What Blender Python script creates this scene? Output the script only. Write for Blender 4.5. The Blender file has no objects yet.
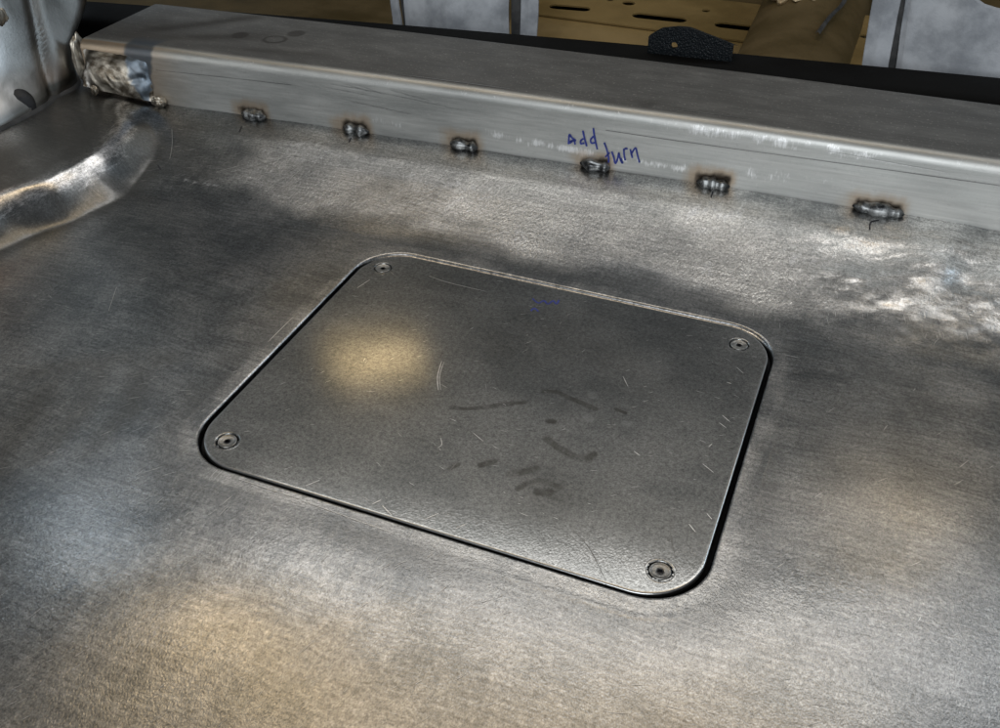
import bpy, bmesh, math, random
import numpy as np
from mathutils import Matrix, Vector, noise as mnoise

rng = np.random.default_rng(7)
random.seed(7)
scn = bpy.context.scene
COL = scn.collection

# ------------------------------------------------------------------ camera
cam_d = bpy.data.cameras.new('camera')
cam_d.sensor_fit = 'HORIZONTAL'
cam_d.sensor_width = 36.0
cam_d.lens = 0.984016 * 36.0
cam_d.clip_start = 0.01
cam_d.clip_end = 100
cam = bpy.data.objects.new('camera', cam_d)
COL.objects.link(cam)
cam.matrix_world = Matrix(((0.9274, -0.2273, 0.2971, 0.1772),
                           (0.3741, 0.5666, -0.7342, -0.4378),
                           (-0.0014, 0.7920, 0.6105, 0.3845),
                           (0, 0, 0, 1)))
scn.camera = cam

# ------------------------------------------------------------------ light
world = bpy.data.worlds.new('World')
scn.world = world
world.use_nodes = True
bg = world.node_tree.nodes['Background']
bg.inputs['Color'].default_value = (0.80, 0.90, 1.0, 1)
bg.inputs['Strength'].default_value = 0.10


def area_lamp(name, loc, target, sx, sy, power, color, spread=180):
    d = bpy.data.lights.new(name, 'AREA')
    d.spread = math.radians(spread)
    d.shape = 'RECTANGLE'
    d.size, d.size_y = sx, sy
    d.energy = power
    d.color = color
    o = bpy.data.objects.new(name, d)
    COL.objects.link(o)
    o.location = loc
    o.rotation_euler = (Vector(target) - Vector(loc)).to_track_quat('-Z', 'Y').to_euler()
    return o


def bulb(name, loc, r, power, color):
    d = bpy.data.lights.new(name, 'POINT')
    d.shadow_soft_size = r
    d.energy = power
    d.color = color
    o = bpy.data.objects.new(name, d)
    COL.objects.link(o)
    o.location = loc
    return o


# long cool tube fixtures overhead, a warm work light panel, an unseen pale fill added behind the camera to lighten the beam
area_lamp('ceiling_lamp', (-0.15, 1.25, 1.75), (0, 0.2, 0), 2.2, 0.22, 6.8, (0.97, 0.97, 0.96))
area_lamp('work_lamp', (-0.26, 0.55, 1.40), (0.0, -0.25, 0), 1.4, 0.40, 2.9, (1.0, 0.76, 0.47))
area_lamp('tube_lamp', (1.20, 1.30, 0.95), (0.1, 0.1, 0), 0.20, 0.9, 4.0, (0.72, 0.87, 1.0))
area_lamp('side_lamp', (-1.75, 0.9, 1.0), (-0.3, 0.0, 0), 0.25, 1.2, 4.4, (0.72, 0.87, 1.0))
area_lamp('fill_lamp', (0.45, -2.0, 1.15), (0, 0.25, 0.05), 1.5, 1.9, 40, (0.93, 0.97, 1.0))
area_lamp('warm_lamp', (-0.705, 1.024, 0.903), (-0.086, 0, 0), 0.20, 0.055, 0.0015, (1.0, 0.72, 0.36), 15)
area_lamp('warm_lamp', (0.404, 1.083, 1.006), (0.24, -0.017, 0), 0.12, 0.05, 0.0019, (1.0, 0.76, 0.46), 15)
bulb('warm_bulb', (-0.665, 0.328, 1.225), 0.06, 1.0, (1.0, 0.72, 0.36))

scn.view_settings.view_transform = 'Standard'
scn.view_settings.look = 'None'
scn.view_settings.exposure = 0.0
scn.view_settings.gamma = 1.0
scn.view_settings.use_curve_mapping = False
scn.render.engine = 'CYCLES'
scn.cycles.use_denoising = True
scn.cycles.max_bounces = 8
scn.cycles.glossy_bounces = 5
scn.cycles.sample_clamp_indirect = 4.0


# ------------------------------------------------------------------ material helpers
class NT:
    def __init__(self, name):
        self.m = bpy.data.materials.new(name)
        self.m.use_nodes = True
        self.t = self.m.node_tree
        self.b = self.t.nodes['Principled BSDF']
        self.co = self.t.nodes.new('ShaderNodeTexCoord').outputs['Object']

    def node(self, kind, **kw):
        n = self.t.nodes.new(kind)
        for k, v in kw.items():
            setattr(n, k, v)
        return n

    def put(self, sock, v):
        if isinstance(v, bpy.types.NodeSocket):
            self.t.links.new(v, sock)
        else:
            if sock.type == 'RGBA' and not hasattr(v, '__len__'):
                v = (v, v, v, 1)
            elif sock.type == 'RGBA' and len(v) == 3:
                v = (*v, 1)
            sock.default_value = v

    def mapping(self, scale=(1, 1, 1), rot=(0, 0, 0), src=None):
        n = self.node('ShaderNodeMapping')
        self.put(n.inputs['Vector'], src or self.co)
        n.inputs['Scale'].default_value = scale
        n.inputs['Rotation'].default_value = rot
        return n.outputs[0]

    def noise(self, scale, detail=3, rough=0.5, src=None, dist=0.0):
        n = self.node('ShaderNodeTexNoise')
        self.put(n.inputs['Vector'], src or self.co)
        n.inputs['Scale'].default_value = scale
        n.inputs['Detail'].default_value = detail
        n.inputs['Roughness'].default_value = rough
        n.inputs['Distortion'].default_value = dist
        return n.outputs['Fac']

    def math(self, op, a, b=None, clamp=False):
        n = self.node('ShaderNodeMath', operation=op, use_clamp=clamp)
        self.put(n.inputs[0], a)
        if b is not None:
            self.put(n.inputs[1], b)
        return n.outputs[0]

    def rng(self, v, a, b, c=0.0, d=1.0, smooth=True):
        n = self.node('ShaderNodeMapRange')
        n.interpolation_type = 'SMOOTHSTEP' if smooth else 'LINEAR'
        self.put(n.inputs['Value'], v)
        n.inputs['From Min'].default_value = a
        n.inputs['From Max'].default_value = b
        n.inputs['To Min'].default_value = c
        n.inputs['To Max'].default_value = d
        return n.outputs[0]

    def mix(self, f, a, b, blend='MIX'):
        n = self.node('ShaderNodeMix', data_type='RGBA', blend_type=blend)
        self.put(n.inputs['Factor'], f)
        self.put(n.inputs[6], a)
        self.put(n.inputs[7], b)
        return n.outputs[2]

    def attr(self, name):
        return self.node('ShaderNodeAttribute', attribute_name=name).outputs['Fac']

    def bump(self, h, dist, strength=1.0, normal=None):
        n = self.node('ShaderNodeBump')
        self.put(n.inputs['Height'], h)
        n.inputs['Distance'].default_value = dist
        self.put(n.inputs['Strength'], strength)
        if normal is not None:
            self.put(n.inputs['Normal'], normal)
        return n.outputs[0]

    def out(self, base, rough, normal=None, metal=1.0, **kw):
        self.put(self.b.inputs['Base Color'], base)
        self.put(self.b.inputs['Roughness'], rough)
        self.put(self.b.inputs['Metallic'], metal)
        if normal is not None:
            self.put(self.b.inputs['Normal'], normal)
        for k, v in kw.items():
            self.put(self.b.inputs[k], v)
        return self.m


def glint(n, base, rough2, normal2, amount):
    """mix a second, tighter lobe with a coarser facet normal over the Principled surface: sanding glints"""
    g = n.node('ShaderNodeBsdfAnisotropic')
    n.put(g.inputs['Color'], base)
    n.put(g.inputs['Roughness'], rough2)
    n.put(g.inputs['Normal'], normal2)
    mx = n.node('ShaderNodeMixShader')
    n.put(mx.inputs[0], amount)
    n.t.links.new(n.b.outputs[0], mx.inputs[1])
    n.t.links.new(g.outputs[0], mx.inputs[2])
    out = [k for k in n.t.nodes if k.type == 'OUTPUT_MATERIAL'][0]
    n.t.links.new(mx.outputs[0], out.inputs['Surface'])


def steel_floor():
    """bare sheet steel: mill finish with sanded areas (attribute sand) and dull film and painted dim reflections (attribute dull)"""
    n = NT('bare_steel_floor')
    warp = n.noise(9, 2)
    wv = n.node('ShaderNodeVectorMath', operation='MULTIPLY_ADD')
    n.t.links.new(n.co, wv.inputs[0])
    wv.inputs[1].default_value = (1, 1, 1)
    sc = n.node('ShaderNodeVectorMath', operation='SCALE')
    cn = n.node('ShaderNodeTexNoise')
    cn.inputs['Scale'].default_value = 7
    n.t.links.new(n.co, cn.inputs['Vector'])
    n.t.links.new(cn.outputs['Color'], sc.inputs[0])
    sc.inputs['Scale'].default_value = 0.035
    n.t.links.new(sc.outputs[0], wv.inputs[2])
    co2 = wv.outputs[0]
    g1 = n.noise(780, 2, 0.6, n.mapping((1, 0.42, 1), (0, 0, 0.5), co2))
    g2 = n.noise(900, 2, 0.6, n.mapping((0.35, 1, 1), (0, 0, 0.25), co2))
    sand, dull, bare = n.attr('sand'), n.attr('dull'), n.attr('bright')
    which = n.rng(n.noise(5, 2), 0.42, 0.58)
    gm = n.node('ShaderNodeMix', data_type='FLOAT')
    n.put(gm.inputs[0], which); n.put(gm.inputs[2], g1); n.put(gm.inputs[3], g2)
    grain = gm.outputs[0]
    blot = n.noise(16, 5, 0.62)
    mid = n.noise(60, 4, 0.65)
    speck = n.noise(480, 2, 0.6)
    base = n.mix(n.rng(blot, 0.35, 0.68), (0.145, 0.152, 0.155), (0.265, 0.268, 0.268))
    base = n.mix(n.math('MULTIPLY', n.rng(mid, 0.42, 0.7), 0.35), base, (0.33, 0.33, 0.325))
    flake = n.noise(230, 5, 0.72, n.mapping((1, 0.28, 1), (0, 0, 0.65), co2))
    bare = n.rng(n.math('ADD', bare, n.math('MULTIPLY', n.math('SUBTRACT', flake, 0.5), 2.2)), 0.38, 1.05, 0, 0.9)  # bare metal, plus the highlights painted into attribute bright
    sand = n.rng(n.math('ADD', sand, n.math('MULTIPLY', n.math('SUBTRACT', flake, 0.5), 0.9)), 0.12, 0.95, 0, 1, False)
    base = n.mix(sand, base, (0.56, 0.55, 0.53))
    speck2 = n.noise(1500, 2, 0.6, n.mapping((1, 0.6, 1), (0, 0, 0.5), co2))
    gr = n.math('ADD', n.math('MULTIPLY', speck, 0.45), n.math('MULTIPLY', speck2, 0.55))
    base = n.mix(1.0, base, n.rng(gr, 0.34, 0.66, 0.52, 1.5, False), 'MULTIPLY')
    ln1 = n.noise(420, 3, 0.65, n.mapping((0.07, 1, 1), (0, 0, 0.55), co2))
    ln2 = n.noise(460, 3, 0.65, n.mapping((0.07, 1, 1), (0, 0, -0.75), co2))
    lm = n.node('ShaderNodeMix', data_type='FLOAT')
    n.put(lm.inputs[0], n.rng(n.noise(9, 3), 0.4, 0.6)); n.put(lm.inputs[2], ln1); n.put(lm.inputs[3], ln2)
    base = n.mix(1.0, base, n.rng(lm.outputs[0], 0.32, 0.68, 0.74, 1.28, False), 'MULTIPLY')
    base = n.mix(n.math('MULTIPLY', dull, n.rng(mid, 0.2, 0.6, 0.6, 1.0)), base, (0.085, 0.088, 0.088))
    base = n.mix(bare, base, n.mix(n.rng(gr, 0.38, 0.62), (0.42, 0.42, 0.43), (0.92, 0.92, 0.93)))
    rough = n.math('ADD', n.rng(blot, 0.3, 0.7, 0.31, 0.37), n.math('MULTIPLY', sand, 0.06))
    rough = n.math('SUBTRACT', rough, n.math('MULTIPLY', bare, 0.0))
    rough = n.math('ADD', rough, n.math('MULTIPLY', dull, 0.14))
    soot_shade = n.attr('soot_shade')
    base = n.mix(soot_shade, base, (0.006, 0.006, 0.007))
    h = n.math('MULTIPLY', grain, n.math('ADD', n.math('MULTIPLY', sand, 0.45), 0.4))
    nb = n.bump(h, 0.00008)
    stroke = n.noise(620, 2, 0.6, n.mapping((1, 0.30, 1), (0, 0, 0.35), co2))
    nb = n.bump(n.math('MULTIPLY', stroke, n.attr('coarse')), 0.00036, 1.0, nb)
    nb = n.bump(mid, 0.0004, 0.18, nb)
    g3 = n.noise(1300, 1, 0.5, n.mapping((1, 0.6, 1), (0, 0, 0.5), co2))
    ng = n.bump(g3, 0.00010, 1.0, nb)
    n.out(base, rough, nb)
    gl = n.math('MULTIPLY', n.math('SUBTRACT', 1.0, soot_shade), n.math('ADD', 0.36, n.math('MULTIPLY', sand, 0.06)))
    gl = n.math('MULTIPLY', gl, n.math('SUBTRACT', 1.0, n.math('MULTIPLY', dull, 0.75)))
    glint(n, n.mix(0.4, base, (0.45, 0.45, 0.45)), 0.17, ng, gl)
    return n.m


def steel_plate():
    n = NT('bare_steel_plate')
    blot = n.noise(14, 5, 0.6)
    mid = n.noise(70, 4, 0.65)
    speck = n.noise(380, 2, 0.6)
    smear = n.noise(40, 4, 0.6, n.mapping((0.35, 1.6, 1), (0, 0, 0.7)))
    dull, bare = n.attr('dull'), n.attr('bright')
    base = n.mix(n.rng(blot, 0.35, 0.68), (0.205, 0.21, 0.207), (0.29, 0.293, 0.287))
    base = n.mix(n.math('MULTIPLY', n.rng(smear, 0.45, 0.72), 0.5), base, (0.32, 0.32, 0.316))
    gr = n.math('ADD', n.math('MULTIPLY', speck, 0.45), n.math('MULTIPLY', n.noise(950, 2, 0.6), 0.55))
    base = n.mix(1.0, base, n.rng(gr, 0.34, 0.66, 0.6, 1.4, False), 'MULTIPLY')
    base = n.mix(n.math('MULTIPLY', dull, n.rng(mid, 0.3, 0.6, 0.55, 1.0)), base, (0.085, 0.083, 0.075))
    base = n.mix(bare, base, (0.55, 0.55, 0.55))
    rough = n.rng(blot, 0.3, 0.7, 0.33, 0.39)
    rough = n.math('ADD', rough, n.math('MULTIPLY', dull, 0.12))
    nb = n.bump(mid, 0.0002, 0.15)
    n.out(base, rough, nb)
    ng = n.bump(n.noise(1050, 1, 0.5, n.mapping((1, 0.7, 1), (0, 0, 0.8))), 0.00003)
    glint(n, base, 0.11, ng, 0.5)
    return n.m


def steel_beam():
    n = NT('bare_steel_beam')
    mill = n.noise(30, 5, 0.6, n.mapping((0.25, 1.2, 1.2)))
    brush = n.noise(420, 2, 0.6, n.mapping((0.12, 1, 1)))
    speck = n.noise(420, 2, 0.6)
    mid = n.noise(45, 5, 0.65, n.mapping((0.6, 1.2, 1)))
    soot_shade, blue, grind_glint, top_shade = n.attr('soot_shade'), n.attr('blue'), n.attr('bright'), n.attr('scale')
    gold = n.attr('gold')
    base = n.mix(n.rng(mill, 0.35, 0.68), (0.44, 0.445, 0.43), (0.56, 0.56, 0.54))
    base = n.mix(n.math('MULTIPLY', top_shade, n.rng(mid, 0.25, 0.6, 0.86, 1.0)), base, (0.150, 0.150, 0.146))
    base = n.mix(n.rng(speck, 0.60, 0.72, 0, 0.3), base, (0.6, 0.59, 0.56))
    base = n.mix(n.rng(speck, 0.40, 0.28, 0, 0.1), base, (0.12, 0.12, 0.11))
    line = n.noise(480, 3, 0.6, n.mapping((0.015, 1, 1)))
    base = n.mix(1.0, base, n.rng(line, 0.3, 0.7, 0.9, 1.1, False), 'MULTIPLY')
    chip = n.noise(620, 3, 0.7, n.mapping((1, 1, 0.22), (0, 0.6, 0)))
    grind_glint = n.rng(n.math('ADD', grind_glint, n.math('MULTIPLY', n.math('SUBTRACT', chip, 0.5), 1.8)), 0.40, 1.15, 0, 0.9)
    base = n.mix(grind_glint, base, (0.88, 0.88, 0.88))
    base = n.mix(gold, base, (0.40, 0.25, 0.11))
    base = n.mix(blue, base, (0.10, 0.125, 0.155))
    base = n.mix(soot_shade, base, (0.018, 0.013, 0.010))
    rough = n.math('ADD', n.rng(mill, 0.3, 0.7, 0.48, 0.58), n.math('MULTIPLY', soot_shade, 0.35))
    rough = n.math('ADD', rough, n.math('MULTIPLY', top_shade, 0.06))
    fine = n.noise(500, 2, 0.6, n.mapping((0.5, 1, 1), (0, 0.9, 0)))
    nb = n.bump(fine, 0.00022, n.math('ADD', 0.25, n.math('MULTIPLY', grind_glint, 0.75)))
    nb2 = n.bump(brush, 0.00006, 0.8, nb)
    return n.out(base, rough, nb2)


def simple_metal(name, c0, c1, r0, r1, nscale=60, bscale=400, bdist=0.0003, metal=1.0, stretch=(1, 1, 1), attrs=()):
    n = NT(name)
    a = n.noise(nscale, 5, 0.62, n.mapping(stretch))
    base = n.mix(n.rng(a, 0.32, 0.68), c0, c1)
    for nm, c in attrs:
        base = n.mix(n.attr(nm), base, c)
    nb = n.bump(n.noise(bscale, 3, 0.6, n.mapping(stretch)), bdist)
    return n.out(base, n.rng(a, 0.3, 0.7, r0, r1), nb, metal)


M_FLOOR = steel_floor()
M_PLATE = steel_plate()
M_BEAM = steel_beam()
M_WELD = simple_metal('weld_metal', (0.05, 0.052, 0.055), (0.36, 0.37, 0.37), 0.32, 0.50, 190, 500, 0.0001)
M_SCREW = simple_metal('screw_steel', (0.19, 0.19, 0.185), (0.33, 0.33, 0.32), 0.34, 0.40, 300, 900, 0.00008)
M_DARK = simple_metal('dark_steel', (0.03, 0.03, 0.032), (0.07, 0.07, 0.075), 0.35, 0.5, 80, 500, 0.0002)
M_HAIR = simple_metal('hair_scratched_steel', (0.40, 0.40, 0.40), (0.6, 0.6, 0.6), 0.35, 0.45, 300, 900, 0.0001)
M_SCRATCH = simple_metal('scratched_steel', (0.42, 0.42, 0.42), (0.62, 0.62, 0.61), 0.3, 0.4, 300, 900, 0.0001)
M_SCORE = simple_metal('scored_line', (0.10, 0.10, 0.10), (0.17, 0.17, 0.17), 0.4, 0.5, 300, 900, 0.0001)
M_BLUE_INK = simple_metal('blue_ink', (0.012, 0.020, 0.16), (0.03, 0.05, 0.28), 0.45, 0.6, 500, 900, 0.00002, 0.0)
M_BLACK_INK = simple_metal('black_ink', (0.008, 0.008, 0.012), (0.02, 0.02, 0.03), 0.45, 0.6, 500, 900, 0.00002, 0.0)
M_TUB = simple_metal('wheel_arch_steel', (0.33, 0.325, 0.31), (0.55, 0.545, 0.53), 0.34, 0.46, 22, 500, 0.00012,
                     attrs=(('bright', (0.96, 0.96, 0.96)), ('gold', (0.42, 0.22, 0.11)), ('dull', (0.09, 0.088, 0.08))))
M_GROUND = simple_metal('ground_weld_steel', (0.13, 0.105, 0.075), (0.72, 0.67, 0.58), 0.40, 0.55, 60, 400, 0.00020, 1.0,
                        (1.0, 3.0, 0.8), attrs=(('blue', (0.13, 0.165, 0.205)), ('soot_shade', (0.03, 0.025, 0.02)), ('bright', (0.9, 0.88, 0.84))))
M_RUBBER = simple_metal('black_rubber', (0.010, 0.010, 0.012), (0.022, 0.022, 0.024), 0.45, 0.6, 100, 600, 0.0004, 0.0)
M_RAIL = simple_metal('black_paint', (0.003, 0.003, 0.003), (0.006, 0.006, 0.006), 0.75, 0.9, 25, 300, 0.0002, 0.0)
M_PRIMER = simple_metal('grey_primer', (0.27, 0.285, 0.31), (0.52, 0.54, 0.57), 0.5, 0.62, 24, 700, 0.0003, 0.0)
M_GROOVE = simple_metal('dark_sealer', (0.035, 0.036, 0.037), (0.07, 0.07, 0.07), 0.5, 0.6, 60, 500, 0.0002, 0.0)
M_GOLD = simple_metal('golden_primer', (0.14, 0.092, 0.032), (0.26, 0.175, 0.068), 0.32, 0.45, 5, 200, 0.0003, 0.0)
M_BROWN = simple_metal('brown_primer', (0.075, 0.052, 0.02), (0.13, 0.09, 0.04), 0.4, 0.55, 8, 300, 0.0004, 0.0)
M_FOIL = simple_metal('bare_patch', (0.42, 0.30, 0.16), (0.75, 0.6, 0.38), 0.35, 0.5, 60, 300, 0.0008, 0.3)


for _m, _v in ((M_RAIL, 0.08), (M_GOLD, 0.3), (M_BROWN, 0.25), (M_PRIMER, 0.3), (M_GROOVE, 0.2)):
    _m.node_tree.nodes['Principled BSDF'].inputs['Specular IOR Level'].default_value = _v


def speckle_paint():
    n = NT('black_textured_paint')
    v = n.node('ShaderNodeTexVoronoi')
    v.inputs['Scale'].default_value = 620
    n.t.links.new(n.co, v.inputs['Vector'])
    d = v.outputs['Distance']
    base = n.mix(n.rng(d, 0.10, 0.03), (0.004, 0.006, 0.008), (0.42, 0.52, 0.58))
    return n.out(base, 0.45, n.bump(d, 0.0004), 0.0, **{'Specular IOR Level': 0.25})


M_SPECK = speckle_paint()


# ------------------------------------------------------------------ object helpers
def link(o, parent=None, label=None, cat=None, kind=None, group=None):
    COL.objects.link(o)
    if parent is not None:
        o.parent = parent
    for k, v in (('label', label), ('category', cat), ('kind', kind), ('group', group)):
        if v:
            o[k] = v
    return o


def thing(name, label, cat, loc=(0, 0, 0), group=None):
    o = bpy.data.objects.new(name, None)
    o.empty_display_size = 0.02
    o.location = loc
    link(o, None, label, cat, None, group)
    return o


def mesh_obj(name, verts, faces, mat, parent=None, smooth=True, attrs=None, **kw):
    me = bpy.data.meshes.new(name)
    if isinstance(verts, np.ndarray):
        verts = verts.astype(np.float32)
        f = np.asarray(faces, dtype=np.int32)
        k = f.shape[1]
        me.vertices.add(len(verts)); me.vertices.foreach_set('co', verts.ravel())
        me.loops.add(f.size); me.loops.foreach_set('vertex_index', f.ravel())
        me.polygons.add(len(f))
        me.polygons.foreach_set('loop_start', np.arange(0, f.size, k, dtype=np.int32))
        me.polygons.foreach_set('loop_total', np.full(len(f), k, dtype=np.int32))
        me.update(calc_edges=True)
        me.validate()
    else:
        me.from_pydata(verts, [], faces)
        me.update()
    if smooth:
        me.polygons.foreach_set('use_smooth', np.ones(len(me.polygons), dtype=bool))
    for nm, arr in (attrs or {}).items():
        a = me.attributes.new(nm, 'FLOAT', 'POINT')
        a.data.foreach_set('value', np.clip(arr, 0, 1).astype(np.float32))
    me.materials.append(mat)
    o = bpy.data.objects.new(name, me)
    link(o, parent, **kw)
    if parent is not None:      # keep world placement: part meshes are written in world space
        o.matrix_parent_inverse = Matrix.Translation(-Vector(parent.location))
    return o


def grid_faces(nu, nv, close_u=False):
    i, j = np.meshgrid(np.arange(nu if close_u else nu - 1), np.arange(nv - 1), indexing='ij')
    i2 = (i + 1) % nu
    return np.stack([i * nv + j, i2 * nv + j, i2 * nv + j + 1, i * nv + j + 1], -1).reshape(-1, 4)


def vnoise(x, y, scale, seed=0, octaves=3):
    """smooth value noise on arrays, about -1..1"""
    out = np.zeros_like(x, dtype=float)
    amp, tot = 1.0, 0.0
    for o in range(octaves):
        r = np.random.default_rng(seed * 31 + o)
        T = r.uniform(-1, 1, (64, 64))
        u, v = x * scale * 2 ** o + 17.3, y * scale * 2 ** o + 9.1
        iu, iv = np.floor(u).astype(int), np.floor(v).astype(int)
        fu, fv = u - iu, v - iv
        fu, fv = fu * fu * (3 - 2 * fu), fv * fv * (3 - 2 * fv)
        a = T[iu % 64, iv % 64]; b = T[(iu + 1) % 64, iv % 64]
        c = T[iu % 64, (iv + 1) % 64]; d = T[(iu + 1) % 64, (iv + 1) % 64]
        out += amp * ((a * (1 - fu) + b * fu) * (1 - fv) + (c * (1 - fu) + d * fu) * fv)
        tot += amp
        amp *= 0.5
    return out / tot


def sstep(a, b, x):
    t = np.clip((x - a) / (b - a), 0, 1)
    return t * t * (3 - 2 * t)


def gauss(x, y, cx, cy, sx, sy, ang=0.0):
    c, s = math.cos(ang), math.sin(ang)
    u, v = (x - cx) * c + (y - cy) * s, -(x - cx) * s + (y - cy) * c
    return np.exp(-(u / sx) ** 2 - (v / sy) ** 2)


def poly_dist(x, y, pts):
    """distance to a polyline"""
    d = np.full(np.shape(x), 1e9)
    for (ax, ay), (bx, by) in zip(pts[:-1], pts[1:]):
        vx, vy = bx - ax, by - ay
        t = np.clip(((x - ax) * vx + (y - ay) * vy) / (vx * vx + vy * vy + 1e-12), 0, 1)
        d = np.minimum(d, np.hypot(x - ax - t * vx, y - ay - t * vy))
    return d


def spline(pts, n):
    """Catmull-Rom through points"""
    P = np.array([pts[0]] + list(pts) + [pts[-1]], float)
    out = []
    for k in range(1, len(P) - 2):
        t = np.linspace(0, 1, n, endpoint=False)[:, None]
        p0, p1, p2, p3 = P[k - 1], P[k], P[k + 1], P[k + 2]
        out.append(0.5 * (2 * p1 + (p2 - p0) * t + (2 * p0 - 5 * p1 + 4 * p2 - p3) * t ** 2 + (3 * p1 - p0 - 3 * p2 + p3) * t ** 3))
    out.append(P[-2][None])
    return np.concatenate(out)


# ------------------------------------------------------------------ shape of the floor
def seam(x):
    return -0.0396 * x * x + 0.043 * x + 0.276


HX0, HX1, HY0, HY1, HR = -0.1516, 0.1516, -0.1230, 0.1236, 0.034     # hole in the floor
PX0, PX1, PY0, PY1, PR = -0.1486, 0.1486, -0.1214, 0.1216, 0.0325     # loose plate


def rr_sdf(x, y, x0, x1, y0, y1, r):
    cx, cy, hx, hy = (x0 + x1) / 2, (y0 + y1) / 2, (x1 - x0) / 2 - r, (y1 - y0) / 2 - r
    qx, qy = np.abs(x - cx) - hx, np.abs(y - cy) - hy
    return np.hypot(np.maximum(qx, 0), np.maximum(qy, 0)) + np.minimum(np.maximum(qx, qy), 0) - r


def rr_loop(x0, x1, y0, y1, r, n):
    """n points evenly spaced along a rounded rectangle, with outward normals"""
    w, h = x1 - x0 - 2 * r, y1 - y0 - 2 * r
    q = math.pi * r / 2
    L = 2 * (w + h) + 4 * q
    segs = [('l', x0 + r, y0, 1, 0, w), ('c', x1 - r, y0 + r, -math.pi / 2, 0, q), ('l', x1, y0 + r, 0, 1, h),
            ('c', x1 - r, y1 - r, 0, 0, q), ('l', x1 - r, y1, -1, 0, w), ('c', x0 + r, y1 - r, math.pi / 2, 0, q),
            ('l', x0, y1 - r, 0, -1, h), ('c', x0 + r, y0 + r, math.pi, 0, q)]
    P, N = [], []
    for k in range(n):
        s = L * k / n
        for kind, a, b, c, d, l in segs:
            if s <= l:
                if kind == 'l':
                    P.append((a + c * s, b + d * s)); N.append((d, -c))
                else:
                    t = c + s / r
                    P.append((a + r * math.cos(t), b + r * math.sin(t))); N.append((math.cos(t), math.sin(t)))
                break
            s -= l
    return np.array(P), np.array(N)


EDGE = spline([(-0.464, -0.32), (-0.446, -0.10), (-0.424, 0.036), (-0.4085, 0.078), (-0.4015, 0.115), (-0.4050, 0.150), (-0.4185, 0.184),
               (-0.441, 0.216), (-0.475, 0.250), (-0.52, 0.30), (-0.60, 0.36)], 12)


def platform_side(x, y):
    """signed distance to the raised shelf's shoulder: positive on the shelf"""
    d = poly_dist(x, y, [tuple(p) for p in EDGE])
    ex = np.interp(y, EDGE[:, 1], EDGE[:, 0])
    return np.where(x < ex, d, -d)


def floor_h(x, y, fine=True):
    s = seam(x)
    y0 = 0.132 + 0.012 * vnoise(x, y * 0, 6, 3, 1)
    u = np.clip((y - y0) / (s - y0), 0, 1.25)
    h = 0.020 * u ** 1.45
    pd = platform_side(x, y)
    near = (x < -0.33)
    t = sstep(-0.018, 0.016, pd + 0.004 * vnoise(x, y, 25, 9, 2))
    shelf = 0.026 + 0.008 * sstep(0.02, 0.12, pd)
    h = h * (1 - t) + shelf * t
    h = h + 0.0012 * vnoise(x, y, 34, 14, 3) * np.exp(-((pd + 0.004) / 0.016) ** 2)
    # hammered dents and long waves in the sheet
    h = h + 0.0012 * vnoise(x, y, 5.5, 1, 2) + 0.0004 * vnoise(x, y, 11, 13, 1) + (0.00022 + 0.00034 * sstep(0.15, 0.19, y)) * vnoise(x, y, 22, 2, 2) + 0.0004 * vnoise(x, y, 12, 12, 2) * sstep(-0.10, -0.16, y)
    right = sstep(0.11, 0.22, x) * sstep(0.13, 0.19, y)
    h = h + right * (0.0017 * vnoise(x, y, 34, 5, 3) + 0.0032 * gauss(x, y, 0.236, 0.225, 0.016, 0.040, -0.25)
                     - 0.0024 * gauss(x, y, 0.262, 0.245, 0.020, 0.030) - 0.0030 * gauss(x, y, 0.198, 0.232, 0.020, 0.022)
                     + 0.00034 * vnoise(x * 0.5 + y * 0.3, y - 0.5 * x, 120, 6, 2) * sstep(0.16, 0.20, y))
    h = h - 0.0022 * gauss(x, y, -0.02, -0.30, 0.11, 0.07) + 0.0012 * gauss(x, y, -0.10, -0.20, 0.10, 0.05, 0.3)
    # dressed rim round the opening
    d = rr_sdf(x, y, HX0, HX1, HY0, HY1, HR)
    keep = sstep(0.0, 0.05, d)
    h = h * (0.12 + 0.88 * keep) if fine is not None else h
    h = h + 0.00016 * np.exp(-((d - 0.0125) / 0.0016) ** 2) * np.clip(0.3 + 0.9 * vnoise(x, y, 12, 8, 1), 0, 1)
    return h


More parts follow.
